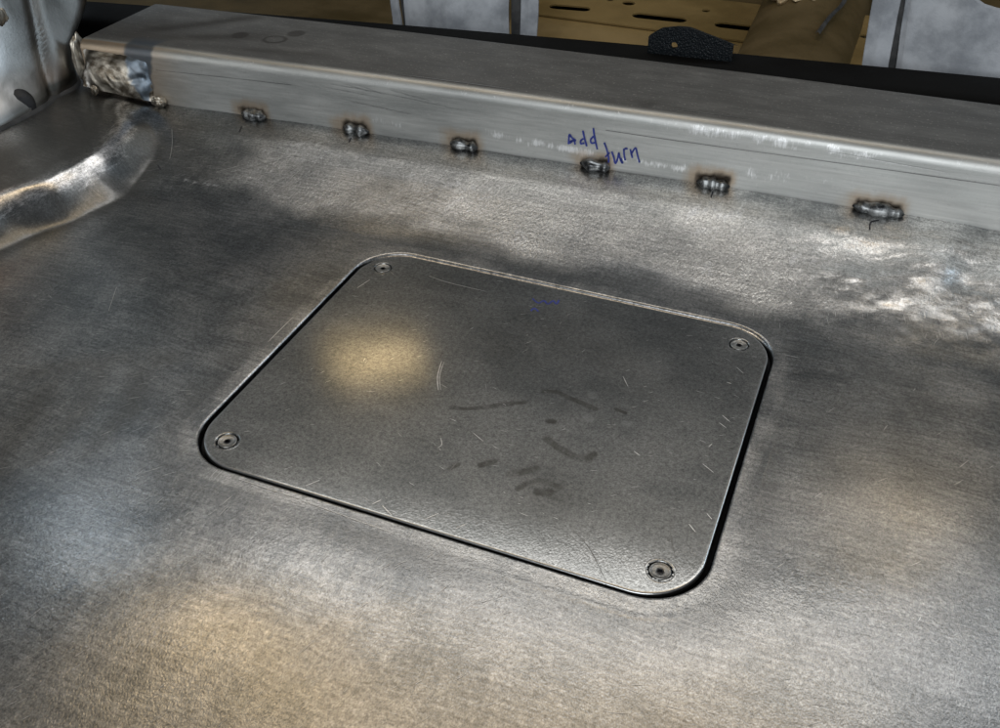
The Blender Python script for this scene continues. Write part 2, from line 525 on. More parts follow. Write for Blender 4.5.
# ------------------------------------------------------------------ floor sheet with the opening
def make_floor():
    NA, NR = 1300, 300
    P, N = rr_loop(HX0, HX1, HY0, HY1, HR, NA)
    ox0, ox1, oy0, oy1 = -0.66, 0.56, -0.50, 0.315
    dirs = P - np.array([0, 0])
    tx = np.where(dirs[:, 0] > 0, ox1, ox0) / np.where(np.abs(dirs[:, 0]) < 1e-9, 1e-9, dirs[:, 0])
    ty = np.where(dirs[:, 1] > 0, oy1, oy0) / np.where(np.abs(dirs[:, 1]) < 1e-9, 1e-9, dirs[:, 1])
    O = dirs * np.minimum(tx, ty)[:, None]
    t = np.linspace(0, 1, NR) ** 1.15
    XY = P[:, None, :] * (1 - t)[None, :, None] + O[:, None, :] * t[None, :, None]
    XY = XY + N[:, None, :] * (0.0012 * (1 + 1.2 * np.clip(N[:, 1], 0, 1)))[:, None, None] * (1 - t[None, :, None])
    x, y = XY[..., 0], XY[..., 1]
    z = floor_h(x, y)
    x, y = x.copy(), y.copy()
    # rolled lip, wall and shelf that carries the plate
    lip = [(-0.022, -0.0062), (-0.004, -0.0062), (-0.0009, -0.0061), (-0.0002, -0.0056), (0.0, -0.0045), (0.0, -0.0018),
           (0.00012, -0.0010), (0.0004, -0.0004), (0.0008, -0.0001)]
    L = np.zeros((NA, len(lip), 3))
    for k, (off, dz) in enumerate(lip):
        cham = 1.0 + (1.2 * np.clip(N[:, 1], 0, 1) if 0 < off else 0)
        off = off * cham; dz = dz * cham if dz > -0.0011 else dz * np.ones(NA)
        L[:, k, 0] = P[:, 0] + N[:, 0] * off
        L[:, k, 1] = P[:, 1] + N[:, 1] * off
        L[:, k, 2] = z[:, 0] + dz + (0.00012 * vnoise(P[:, 0], P[:, 1], 60, 4, 2) if k > 4 else 0)
    V = np.concatenate([L, np.stack([x, y, z], -1)], 1)
    nv = V.shape[1]
    V = V.reshape(-1, 3)
    x, y = V[:, 0], V[:, 1]
    s = seam(x)
    d = rr_sdf(x, y, HX0, HX1, HY0, HY1, HR)
    pd = platform_side(x, y)
    n1, n2, n3 = vnoise(x, y, 14, 21, 4), vnoise(x, y, 45, 22, 3), vnoise(x, y, 7, 23, 3)
    u = (y - 0.135) / (s - 0.135)
    # where the sheet has been sanded bright
    ramp = sstep(0.05, 0.30, u + 0.22 * n1) * sstep(-0.37, -0.30, x + 0.03 * n1)
    ramp *= 1 - 0.75 * gauss(x, y, 0.165, 0.272, 0.045, 0.016, 0.3)
    ramp *= 1 - 0.6 * sstep(0.90, 0.99, u + 0.08 * n1)
    front = sstep(-0.10, -0.20, y + 0.30 * (x + 0.05) + 0.05 * n3 + 0.02 * n1)
    sand = np.maximum(ramp * (0.78 + 0.45 * n1 + 0.25 * n2), front * (0.26 + 0.3 * n1))
    nd = vnoise(x * 0.8 + y * 0.6, (y * 0.8 - x * 0.6) * 3.0, 30, 24, 3)
    rb = sstep(0.02, 0.09, x + 0.03 * n1) * sstep(0.10, 0.30, u + 0.1 * n1) * np.clip(0.5 + 0.9 * nd + 0.4 * n2, 0, 1)
    sand = np.maximum(sand, rb)
    sand = np.maximum(sand, 0.45 * sstep(0.016, 0.006, d + 0.004 * n1) * (d > 0) * (0.7 + 0.8 * n2))
    # painted highlight along the shelf shoulder; bare ground metal streaks right of the ramp
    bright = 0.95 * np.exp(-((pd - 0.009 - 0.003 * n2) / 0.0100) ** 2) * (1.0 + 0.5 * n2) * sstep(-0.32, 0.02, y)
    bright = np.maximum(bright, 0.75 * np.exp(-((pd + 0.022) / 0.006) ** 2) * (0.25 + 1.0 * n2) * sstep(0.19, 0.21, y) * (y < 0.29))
    bright = np.maximum(bright, np.clip(0.36 + 0.45 * nd + 0.25 * n2, 0, 0.9) * sstep(0.02, 0.09, x + 0.03 * n1) * sstep(0.15, 0.35, u + 0.1 * n1) * sstep(1.0, 0.85, u))
    bright = np.maximum(bright, 0.6 * sstep(0.25, 0.55, nd + 0.3 * n2) * ramp * sstep(0.05, -0.1, x))
    bright = np.maximum(bright, 0.8 * np.exp(-(poly_dist(x, y, [(-0.350, 0.158), (-0.335, 0.157), (-0.318, 0.159)]) / 0.0028) ** 2))
    bright = np.maximum(bright, (0.5 + 0.5 * (y > HY1 - 0.004)) * np.exp(-((d - 0.0006) / 0.0014) ** 2))  # lip edge lightened; its far side painted whiter, as a lit highlight
    # dull mill scale and hand smears; shelf top and slope painted dark, as dim reflections
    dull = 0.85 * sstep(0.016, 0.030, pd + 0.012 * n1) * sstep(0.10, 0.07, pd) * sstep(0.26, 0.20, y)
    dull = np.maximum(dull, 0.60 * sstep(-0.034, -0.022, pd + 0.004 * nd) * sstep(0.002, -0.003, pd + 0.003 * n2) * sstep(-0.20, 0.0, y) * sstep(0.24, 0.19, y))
    dull = np.maximum(dull, 0.40 * sstep(-0.405, -0.39, x) * sstep(-0.305, -0.335, x + 0.02 * n1 - 0.35 * (y - 0.2)) * sstep(0.12, 0.3, u))
    dull = np.maximum(dull, 0.55 * gauss(x, y, 0.205, 0.075, 0.05, 0.065) * (0.8 + n1))
    dull = np.maximum(dull, 0.42 * np.exp(-((d - 0.016) / 0.012) ** 2) * (0.7 + 0.8 * n1) * (d > 0))
    hand = [[(-0.225, -0.06), (-0.20, -0.10), (-0.20, -0.14)], [(-0.245, -0.075), (-0.225, -0.12), (-0.222, -0.155)],
            [(-0.265, -0.095), (-0.25, -0.135), (-0.235, -0.175)], [(-0.21, -0.05), (-0.25, -0.07), (-0.285, -0.10)]]
    for st in hand:
        dull = np.maximum(dull, 0.55 * np.exp(-(poly_dist(x, y, st) / 0.0085) ** 2) * (0.75 + 0.6 * n2))
    dull = np.maximum(dull, 0.35 * sstep(0.5, 0.9, n3 + 0.3 * n1) * (1 - sand))
    F = grid_faces(NA, nv, True)[:, ::-1]
    return mesh_obj('floor', V, F, M_FLOOR, attrs={'coarse': np.clip(ramp * (0.75 + 0.5 * n1), 0, 1), 'sand': sand, 'bright': bright, 'dull': dull, 'soot_shade': np.where((V[:, 2] < -0.0024) & (d < 0.0002), 0.95 - 0.5 * (V[:, 2] > -0.005), 0.0)}, kind='structure',  # gap wall and shelf painted dark in place of the gap's shade
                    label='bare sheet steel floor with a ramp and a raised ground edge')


FLOOR = make_floor()


def ribbon(pts, w, surf, lift, taper=True):
    """thin raised strip along a polyline: surf(p, q) -> 3D point and normal"""
    P = spline(pts, 6) if len(pts) > 2 else np.array([np.array(pts[0]) * (1 - t) + np.array(pts[1]) * t for t in np.linspace(0, 1, 6)])
    V, F = [], []
    n = len(P)
    for k in range(n):
        a, b = P[max(k - 1, 0)], P[min(k + 1, n - 1)]
        dx, dy = b - a
        l = math.hypot(dx, dy) or 1
        ww = w * (0.35 + 0.65 * math.sin(math.pi * (k + 0.5) / n)) if taper else w * (0.85 + 0.25 * random.random())
        ox, oy = -dy / l * ww / 2, dx / l * ww / 2
        V.append(surf(P[k][0] + ox, P[k][1] + oy, lift))
        V.append(surf(P[k][0] - ox, P[k][1] - oy, lift))
        if k:
            i = 2 * k
            F.append((i - 2, i, i + 1, i - 1))
    return V, F


def ribbons(name, strokes, w, surf, lift, mat, parent, taper=True, **kw):
    V, F = [], []
    for st in strokes:
        ww = w * random.uniform(0.7, 1.3) if taper else w
        v, f = ribbon([(a / 1000, b / 1000) for a, b in st], ww, surf, lift, taper)
        F += [tuple(i + len(V) for i in q) for q in f]
        V += v
    return mesh_obj(name, V, F, mat, parent, smooth=False, **kw)


def on_floor(a, b, lift):
    return (a, b, float(floor_h(np.array([a]), np.array([b]))[0]) + lift)


ribbons('scratches', [[(-281.5, -21.2), (-288.8, -8.2), (-296.3, 5.3)], [(-286.9, 18.9), (-283.9, 23.0)],
                      [(-303.0, 193.8), (-280.2, 213.8)], [(-271.9, 191.4), (-266.1, 206.4)],
                      [(-264.1, 186.4), (-261.5, 201.8)], [(-381.0, 180.8), (-392, 200), (-405.8, 219.3)],
                      [(157.7, 102.2), (167.2, 102.5)], [(-105.4, -126.7), (-66.7, -127.5)],
                      [(-66.3, -128), (-30, -129.8), (-10.2, -130.5)], [(-160.6, -10.6), (-160.4, 20.3)],
                      [(-318, 180), (-300, 196)], [(-330, 176), (-310, 196)], [(-300, 178), (-285, 190)]],
        0.0006, on_floor, 0.0002, M_SCRATCH, FLOOR, kind='stuff')
def fine_scratches(name, n, region, direction, parent, surf_z, w, lmin, lmax, mat, lift, seed):
    """many hair-thin abrasion strokes lying on a surface, joined into one mesh"""
    r = np.random.default_rng(seed)
    C = []
    while len(C) < n:
        x, y = r.uniform(-0.46, 0.34), r.uniform(-0.32, 0.28)
        if r.random() < region(x, y):
            C.append((x, y))
    C = np.array(C)
    ang = direction(C[:, 0], C[:, 1]) + r.normal(0, 0.22, n)
    L = r.uniform(lmin, lmax, n) * r.uniform(0.5, 1, n)
    curve = r.normal(0, 0.12, n)
    K = 7
    t = np.linspace(-0.5, 0.5, K)
    ca, sa = np.cos(ang)[:, None], np.sin(ang)[:, None]
    u, v = L[:, None] * t, L[:, None] * curve[:, None] * (t ** 2 - 0.1)
    px, py = C[:, :1] + u * ca - v * sa, C[:, 1:] + u * sa + v * ca
    ww = (w * r.uniform(0.5, 1.3, n))[:, None] * (0.25 + 0.75 * np.cos(np.pi * t))
    ox, oy = -sa * ww / 2, ca * ww / 2
    V = np.stack([np.stack([px + ox, py + oy], -1), np.stack([px - ox, py - oy], -1)], 2)      # n, K, 2, 2
    xy = V.reshape(-1, 2)
    z = surf_z(xy[:, 0], xy[:, 1]) + lift
    V = np.concatenate([xy, z[:, None]], 1)
    i = (np.arange(n)[:, None] * K + np.arange(K - 1)[None]).ravel() * 2
    F = np.stack([i, i + 2, i + 3, i + 1], -1)
    return mesh_obj(name, V, F, mat, parent, smooth=False, kind='stuff')


def _reg_floor(x, y):
    a = np.array([x]), np.array([y])
    if rr_sdf(*a, HX0, HX1, HY0, HY1, HR)[0] < 0.004 or y > seam(x) - 0.006 or x < -0.40 + 0.1 * max(0, 0.1 - y) - 0.05 * (y < 0.05):
        return 0
    p = 0.06
    p += 0.5 * (y > 0.155) + 0.35 * (x > 0.12 and y > 0.15) + 0.45 * (y < -0.12 - 0.3 * x)
    return p


_dir = lambda x, y: 0.9 + 1.3 * vnoise(np.asarray(x), np.asarray(y), 5, 401, 2)
fine_scratches('abrasion_marks', 1500, _reg_floor, _dir, FLOOR, floor_h, 0.00022, 0.003, 0.012, M_HAIR, 0.0002, 402)
ribbons('pen_marks', [[(-345.4, 240.7), (-343.3, 232.4)], [(-242.1, 253.7), (-240.5, 246.9)], [(71.7, 270.9), (71.9, 263.4)],
                      [(197, 273.5), (191.8, 269.5), (192.2, 261.4)], [(-385.7, 170.0), (-378.5, 164.3)]],
        0.0011, on_floor, 0.0003, M_BLACK_INK, FLOOR, False, kind='stuff')


# ------------------------------------------------------------------ access panel
def make_panel():
    root = thing('access_panel', 'flat rounded rectangular steel access panel held by four corner screws', 'access panel', (0, 0, -0.0062))
    NA, NR = 900, 128
    P, N = rr_loop(PX0, PX1, PY0, PY1, PR, NA)
    Z = -0.0002
    t = np.linspace(0.012, 1, NR)
    XY = P[:, None, :] * t[None, :, None]
    top = np.concatenate([XY - N[:, None, :] * 0.0009 * t[None, :, None], np.full((NA, NR, 1), Z)], 2)
    edge = []
    for off, dz in ((-0.00055, -0.00006), (-0.00025, -0.00028), (-0.00006, -0.0006), (0, -0.0011), (0, -0.0030), (-0.0006, -0.0034), (-0.012, -0.0034)):
        edge.append(np.concatenate([P + N * off, np.full((NA, 1), Z + dz)], 1)[:, None])
    V = np.concatenate([top] + edge, 1)
    nv = V.shape[1]
    V = V.reshape(-1, 3)
    V[:, 2] += np.where(V[:, 2] > -0.002, 0.00022 * vnoise(V[:, 0], V[:, 1], 9, 41, 2), 0)
    x, y = V[:, 0], V[:, 1]
    F = grid_faces(NA, nv, True)[:, ::-1]
    F = np.concatenate([F, np.stack([np.arange(0, NA // 2 - 1), np.arange(1, NA // 2), NA - 1 - np.arange(1, NA // 2), NA - 1 - np.arange(0, NA // 2 - 1)], -1) * nv])
    c = V[F].mean(1)
    keep = np.ones(len(F), bool)
    for sx, sy in SCREWS:
        keep &= ~((np.hypot(c[:, 0] - sx, c[:, 1] - sy) < 0.0066) & (c[:, 2] > -0.003))
    F = F[keep]
    n1, n2 = vnoise(x, y, 30, 51, 3), vnoise(x, y, 120, 52, 2)
    dull = np.zeros(len(V))
    SM = [([(-21.0, -25.8), (-12.4, -24.3), (-3.0, -18.6), (7.2, -11.4), (17.9, -5.5)], 1.7),
          ([(25.5, 9.4), (33.9, 11.7), (42.6, 8.9), (52.3, 6.7), (60.5, 4.9)], 1.8), ([(71.7, 9.4), (78.4, 8.1)], 1.4),
          ([(37.9, -16.1), (40.8, -15.5)], 2.2), ([(42.2, -31.5), (52.1, -36.8), (62.7, -39.8), (69.6, -38.8), (71.5, -33.6)], 2.4),
          ([(15.0, -66.0), (20.6, -60.3)], 2.2), ([(32.9, -66.7), (38.6, -62.7), (44.8, -57.1)], 2.4),
          ([(41.3, -76.0), (43.0, -71.2), (49.2, -65.6), (56.1, -65.1), (62.2, -66.0)], 2.0), ([(52.3, -74.1), (58.4, -71.7)], 3.0),
          ([(-0.2, -74.8), (3.2, -69.9)], 1.5)]
    for st, w in SM:
        dd = poly_dist(x, y, [(a / 1000, b / 1000) for a, b in st]) * 1000
        dull = np.maximum(dull, 0.8 * sstep(w * 1.3, w * 0.75, dd + 0.5 * n2) * (0.8 + 0.4 * n2))
    dull = np.maximum(dull, 0.30 * gauss(x, y, -0.01, 0.055, 0.07, 0.035, 0.3) * (0.8 + n1))
    dull = np.maximum(dull, 0.25 * gauss(x, y, 0.055, 0.055, 0.05, 0.03, -0.4) * (0.8 + n1))
    dull = np.maximum(dull, 0.22 * gauss(x, y, 0.06, -0.075, 0.05, 0.03) * (0.7 + n1))
    bright = np.zeros(len(V))
    for bx, by in ((0.0542, 0.0167), (0.058, -0.005), (0.0812, -0.0016)):
        bright = np.maximum(bright, 0.22 * sstep(4.5, 2.0, np.hypot(x - bx, y - by) * 1000 + 1.5 * n2))
    de = rr_sdf(x, y, PX0, PX1, PY0, PY1, PR)
    bright = np.maximum(bright, 0.7 * np.exp(-((de + 0.0004) / 0.0006) ** 2))
    mesh_obj('plate', V, F, M_PLATE, root, attrs={'dull': dull, 'bright': bright})

    def on_plate(a, b, lift):
        return (a, b, Z + 0.00022 * float(vnoise(np.array([a]), np.array([b]), 9, 41, 2)[0]) + lift)
    S = [[(-35.5, -14.0), (-41.7, -1.8), (-45.9, 13.7)], [(-34.2, -13.4), (-40.5, -1.3), (-44.2, 13.2)],
         [(-97.0, 102.5), (-79.5, 99.8), (-51.4, 99.1)], [(-137.6, 69.3), (-134.3, 82.7)], [(-13.9, -62.2), (-12.7, -58.7), (-15.7, -53.5)],
         [(66.7, 41.7), (72.5, 33.0)], [(0.0, -42.4), (8.5, -47.0)], [(131.1, -18.2), (138.1, -22.8)], [(132.6, 27.8), (138.0, 23.5)],
         [(132.3, 20.4), (137.1, 17.3)], [(128.6, 60.3), (131.5, 59.9)], [(131.1, 77.8), (136.4, 73.3)], [(131.1, -2.8), (132.2, 0.4)],
         [(92.0, -22.6), (96.3, -25.0)], [(134.5, -66.3), (139.0, -70.6)], [(141.6, -55.2), (145, -58.4)],
         [(-27.8, -116.1), (-24.8, -111.3)], [(-22.0, -115.0), (-14.5, -119.1)], [(3.3, -115.5), (8.4, -108.7)],
         [(21.5, -115.1), (25.3, -110.1)], [(-68.3, -117.1), (-63.5, -110.6)]]
    ribbons('scratches', S, 0.0005, on_plate, 0.00006, M_SCRATCH, root, kind='stuff')
    zf = lambda a, b: Z + 0.00022 * vnoise(a, b, 9, 41, 2)
    fine_scratches('abrasion_marks', 170, lambda a, b: float(rr_sdf(np.array([a]), np.array([b]), PX0, PX1, PY0, PY1, PR)[0] < -0.006),
                   lambda a, b: 0.5 + 1.5 * vnoise(np.asarray(a), np.asarray(b), 14, 411, 2), root, zf, 0.00020, 0.002, 0.007, M_HAIR, 0.00005, 412)
    ribbons('score_marks', [[(99.5, 50.3), (104, 30), (109.7, 12.7)], [(122.3, -63.0), (128.0, -79.1), (132.5, -89.5)],
                            [(78.1, -92.4), (91.3, -102.7), (104.6, -119.0)], [(1.4, -69.9), (0.4, -76.3)], [(13.6, -105.4), (14.6, -97.8)]],
            0.00035, on_plate, 0.00006, M_SCORE, root, kind='stuff')
    ribbons('pen_marks', [[(-16.8, 102.7), (-11.1, 99.1), (-8.6, 103.3), (-4.5, 100.3), (-2.6, 105.6), (1.0, 102.5), (0.9, 108.0)],
                          [(-12.6, 88.1), (-11.5, 92.1), (-7.5, 89.3)]], 0.0013, on_plate, 0.00010, M_BLUE_INK, root, False, kind='stuff')
    # countersunk socket screws
    for k, (sx, sy) in enumerate(SCREWS):
        make_screw(root, sx, sy, Z + 0.00022 * float(vnoise(np.array([sx]), np.array([sy]), 9, 41, 2)[0]), [0.4, 1.1, 0.1, 0.8][k])
    return root


SCREWS = [(-0.1330, 0.1000), (0.1280, 0.1025), (0.1285, -0.1030), (-0.1300, -0.1020)]


def lathe(profile, n, cx, cy, cz, tilt=(0, 0)):
    V, F = [], []
    for k in range(n):
        a = 2 * math.pi * k / n
        for r, z in profile:
            X, Y = r * math.cos(a), r * math.sin(a)
            V.append((cx + X, cy + Y, cz + z + X * tilt[0] + Y * tilt[1]))
    m = len(profile)
    for k in range(n):
        for j in range(m - 1):
            a, b = k * m + j, ((k + 1) % n) * m + j
            F.append((a, a + 1, b + 1, b))
    return V, F


def make_screw(root, sx, sy, z, rot):
    # dished rim pressed into the plate
    V, F = lathe([(0.0060, -0.0022), (0.0063, -0.0009), (0.0067, -0.0002), (0.0071, 0.00004), (0.0078, 0.00006), (0.0082, 0.00002)], 64, sx, sy, z)
    mesh_obj('countersink', V, F, M_PLATE, root)
    tilt = (random.uniform(-0.025, 0.025), random.uniform(-0.025, 0.025))
    s = 0.0018
    prof = [(s, -0.0016), (s, -0.00040), (s + 0.0003, -0.00024), (0.0034, -0.00022), (0.0046, -0.00018), (0.0049, -0.00002), (0.0052, 0.00004),
            (0.0055, -0.00002), (0.0057, -0.0004), (0.0054, -0.0016)]
    V, F = lathe(prof, 60, sx, sy, z, tilt)
    o = mesh_obj('screw', V, F, M_SCREW, root)
    # hexagonal socket floor and walls
    V, F = [], []
    for k in range(6):
        a = rot + k * math.pi / 3
        V.append((sx + s * 1.06 * math.cos(a), sy + s * 1.06 * math.sin(a), z - 0.00028))
        V.append((sx + s * 0.82 * math.cos(a), sy + s * 0.82 * math.sin(a), z - 0.00030))
        V.append((sx + s * 0.80 * math.cos(a), sy + s * 0.80 * math.sin(a), z - 0.0017))
    for k in range(6):
        a, b = 3 * k, 3 * ((k + 1) % 6)
        F += [(a, b, b + 1, a + 1), (a + 1, b + 1, b + 2, a + 2)]
    F.append(tuple(3 * k + 2 for k in range(6)))
    me = mesh_obj('socket', V, F, M_DARK, o, smooth=False)
    me.matrix_parent_inverse = o.matrix_world.inverted()


make_panel()


# ------------------------------------------------------------------ cross beam
BT = 0.0712           # top of the beam
BX0, BX1 = -0.512, 0.60
BD = 0.118
WELDS = [(-0.3411, 13), (-0.2408, 13), (-0.1405, 13), (-0.0263, 13), (0.0701, 13.5), (0.1949, 19)]


def make_beam():
    root = thing('cross_beam', 'long bare steel box beam tack welded along the foot of its face', 'steel beam', (-0.1, 0.30, 0.02))
    r = 0.0080
    prof = [(0.0, 0.012 + 0.0014 * k) for k in range(38)]
    prof = [p for p in prof if p[1] < BT - r - 0.0005]
    for k in range(9):
        a = math.pi / 2 * k / 8
        prof.append((r - r * math.cos(a), BT - r + r * math.sin(a)))
    prof += [(r + (BD - 2 * r) * k / 66, BT) for k in range(1, 67)]
    for k in range(1, 7):
        a = math.pi / 2 * k / 6
        prof.append((BD - r + r * math.sin(a), BT - r + r * math.cos(a)))
    prof += [(BD, 0.04), (BD, 0.012)]
    prof = np.array(prof)
    nx = 720
    X = np.linspace(BX0, BX1, nx)
    V = np.zeros((nx, len(prof), 3))
    V[..., 0] = X[:, None]
    V[..., 1] = seam(X)[:, None] + prof[None, :, 0]
    V[..., 2] = prof[None, :, 1]
    dist = np.broadcast_to(np.cumsum(np.r_[0, np.hypot(*np.diff(prof, axis=0).T)])[None], (nx, len(prof)))
    xx = np.broadcast_to(X[:, None], dist.shape)
    V[..., 1] += 0.00025 * vnoise(xx, dist, 10, 61, 2)
    V[..., 2] += np.where(prof[None, :, 1] > 0.03, 0.0003 * vnoise(xx, dist, 8, 62, 2), 0)
    V = V.reshape(-1, 3)
    x, y, z = V.T
    yy = y - seam(x)
    front = yy < 0.006
    topm = z > BT - 0.002
    n1, n2 = vnoise(x, yy + z, 25, 63, 3), vnoise(x, yy + z, 110, 64, 3)
    soot_shade = np.zeros(len(V))
    gold = np.zeros(len(V))
    for wx, hw in WELDS:
        hw = hw / 1000
        dx = np.maximum(np.abs(x - wx + 0.001) - hw * 0.75, 0)
        dz = np.maximum(z - 0.026, 0)
        rr = np.hypot(dx / np.where(x < wx, 1.25, 0.75), dz / 0.9) * 1000 + 3.4 * n2 + 2.6 * n1 + 1.4 * vnoise(x, z * 0.3, 500, 66, 2)
        soot_shade = np.maximum(soot_shade, 0.88 * sstep(5.5, 0.5, rr) * front)
        gold = np.maximum(gold, 0.5 * sstep(14, 4, rr) * front)
    soot_shade = np.maximum(soot_shade, 0.55 * sstep(0.0212, 0.0185, z) * front)
    # blue heat colour and brown film at the welded end
    bl = sstep(1.1, 0.8, np.abs(x + 0.452 - 0.05 * (BT - z) + 0.003 * n2) / np.maximum(0.015 - 0.24 * (BT - z), 0.002)) * (yy < 0.035)
    bl = np.where(yy > 0.006, bl * sstep(0.03, 0.010, yy), bl)
    gold = np.maximum(gold, 0.55 * sstep(-0.40, -0.47, x + 0.02 * n1) * front)
    grind_glint = np.zeros(len(V))
    # ground streaks above the tacks, ground patches and a painted highlight along the front edge
    for (ax, az, bx, bz, w, a) in ((-0.225, 0.034, -0.195, 0.030, 0.0035, 0.6), (-0.128, 0.036, -0.03, 0.031, 0.0042, 0.95), (-0.02, 0.031, 0.06, 0.030, 0.0036, 0.8),
                                   (0.045, 0.0315, 0.13, 0.036, 0.0055, 0.75), (0.10, 0.036, 0.17, 0.040, 0.005, 0.45)):
        grind_glint = np.maximum(grind_glint, a * np.exp(-(poly_dist(x, z, [(ax, az), (bx, bz)]) / w) ** 2) * np.clip(0.75 + 1.2 * n2, 0, 1.2) * front)
    edge = np.exp(-((dist.ravel() - 0.0565) / 0.005) ** 2)
    grind_glint = np.maximum(grind_glint, edge * np.clip(0.08 + 0.5 * n1 + 0.5 * n2, 0, 1))  # highlight of the rounded edge painted in as broken lighter metal
    grind_glint = np.maximum(grind_glint, 0.95 * np.exp(-((dist.ravel() - 0.0515) / 0.0052) ** 2) * sstep(0.0, 0.05, x) * sstep(0.215, 0.16, x) * (0.7 + 0.9 * n2))
    sc = np.where(topm & (yy > 0.004), 1.0, 0.0) * sstep(0.003, 0.012, yy)  # top face painted darker, for the dim surroundings it reflects
    dark = 0.75 * gauss(x, yy, -0.42, 0.085, 0.055, 0.011, 0.75) + 0.7 * gauss(x, yy, -0.40, 0.045, 0.06, 0.012, 0.35) \
        + 0.65 * gauss(x, yy, -0.475, 0.06, 0.03, 0.03) * (0.8 + n1) + 0.5 * gauss(x, yy, -0.33, 0.028, 0.05, 0.006, 0.12)
    for cx, cy, a in ((-0.3826, 0.055, 0.85), (-0.3369, 0.075, 0.7)):
        dark = np.maximum(dark, a * sstep(1.15, 0.8, np.hypot((x - cx) / 0.0085, (yy - cy) / 0.009)))
    rg = np.hypot((x + 0.3469) / 0.011, (yy - 0.0552) / 0.0095)
    dark = np.maximum(dark, 0.8 * np.exp(-((rg - 0.9) / 0.2) ** 2))
    dark = np.maximum(dark, 0.5 * sstep(0.25, 0.5, n1) * gauss(x, yy, 0.03, 0.018, 0.05, 0.012))
    soot_shade = np.maximum(soot_shade, dark * np.where(topm, 0.75, 0))
    F = grid_faces(nx, len(prof))
    mesh_obj('box_section', V, F, M_BEAM, root, attrs={'soot_shade': soot_shade, 'blue': 0.85 * bl, 'bright': grind_glint, 'scale': sc, 'gold': gold})

    def on_face(a, b, lift):
        return (a, float(seam(a)) - lift - 0.0004, b)

    def on_top(a, b, lift):
        return (a, float(seam(a)) + b, BT + 0.00035 + lift)
    W = {'a': [(-49.9, 36.7), (-49.8, 41.1), (-49.4, 45.1), (-47.0, 42.4), (-44.2, 41.1), (-46.5, 40.3), (-49.0, 39.1)], 'a2': [(-49.1, 37.6), (-45.7, 40.5), (-44.3, 37.2)],
         'd1': [(-38.5, 50.2), (-37.1, 44.8), (-34.6, 37.2)], 'd1b': [(-37.5, 43.4), (-39.7, 41.4), (-39.6, 38.8), (-36.6, 39.7)],
         'd2': [(-30.1, 53.6), (-28.4, 45.3), (-25.7, 35.9)], 'd2b': [(-29.3, 46.8), (-31.6, 43.5), (-30.8, 40.6), (-28.0, 41.4)],
         't': [(-20.4, 42.6), (-18.0, 37.3), (-16.0, 30.6), (-15.5, 25.9)], 'tb': [(-18.7, 30.2), (-15.3, 34.7)],
         'u': [(-13.7, 35.8), (-11.7, 31.3), (-10.0, 26.1), (-8.4, 30.5), (-7.9, 35.4), (-6.3, 30.4), (-4.1, 27.1), (-5.8, 31.4)],
         'r': [(-4.1, 39.9), (-3.3, 34.4), (-2.1, 30.0)], 'rb': [(-3.8, 37.8), (-2.9, 40.1), (-0.9, 40.0)],
         'n': [(1.2, 40.3), (2.2, 37.0), (3.6, 33.0)], 'nb': [(2.1, 35.7), (3.7, 39.4), (5.5, 41.9), (7.2, 36.9), (9.6, 29.9)]}
    ribbons('handwriting', list(W.values()), 0.00155, on_face, 0.0003, M_BLUE_INK, root, False, label='blue handwritten words add turn')
    ribbons('score_line', [[(-20, 53.2), (23.9, 52.9), (70, 53.1), (116.3, 53.6), (201.5, 54.6), (270.8, 55.4)]], 0.00035, on_face, 0.00005, M_SCORE, root, False)
    ribbons('score_line', [[(-436, 52.3), (-390, 53.2), (-340, 54.2), (-300, 54.8)]], 0.0003, on_face, 0.00005, M_SCORE, root, False)
    sc = [[(-262, 60.5), (-200, 57.5), (-140, 52.5)], [(-248, 62), (-225, 58)], [(-270, 57), (-215, 54)], [(-236, 63), (-212, 57)], [(-206, 62), (-170, 57)],
          [(-428, 31), (-418, 27)], [(-245, 47), (-190, 43)], [(150, 62), (235, 59)]]
    ribbons('scratches', sc, 0.0005, on_face, 0.00008, M_SCRATCH, root, kind='stuff')
    ribbons('scratches', [[(-210, 12), (-150, 12.5), (-105, 12)], [(30, 16), (90, 17)]], 0.0005, on_top, 0.00002, M_SCRATCH, root, kind='stuff')
    # end cap of the box
    yb = float(seam(BX0))
    mesh_obj('end_cap', [(BX0, yb + 0.001, 0.012), (BX0, yb + BD - 0.001, 0.012), (BX0, yb + BD - 0.003, BT - 0.003), (BX0, yb + 0.003, BT - 0.003)], [(0, 1, 2, 3)], M_BEAM, root, smooth=False)
    for k, (wx, hw) in enumerate(WELDS):
        make_weld(root, wx, hw / 1000, k)
    make_end_weld(root)
    return root


def lump(name, cx, cy, cz, sx, sy, sz, mat, parent, seed, amp=0.25, freq=3.0, blobs=None, attrs=None, seg=48, rings=26):
    r = np.random.default_rng(seed)
    th = np.linspace(0, 2 * math.pi, seg, endpoint=False)
    ph = np.linspace(0.02, math.pi - 0.02, rings)
    T, Pp = np.meshgrid(th, ph, indexing='ij')
    # long axis along x
    ux, uy, uz = np.cos(Pp), np.sin(Pp) * np.cos(T), np.sin(Pp) * np.sin(T)
    k = 1 + amp * vnoise(ux * freq + seed, uy * freq + uz * 1.7, 1.0, seed, 2)
    if blobs:
        w = np.zeros_like(ux)
        for b, bw, a in blobs:
            w = w + a * np.exp(-((ux - b) / bw) ** 2)
        k = k * (0.62 + w)
    V = np.stack([cx + sx * ux, cy + sy * uy * k, cz + sz * uz * k], -1).reshape(-1, 3)
    return mesh_obj(name, V, grid_faces(seg, rings, True), mat, parent)


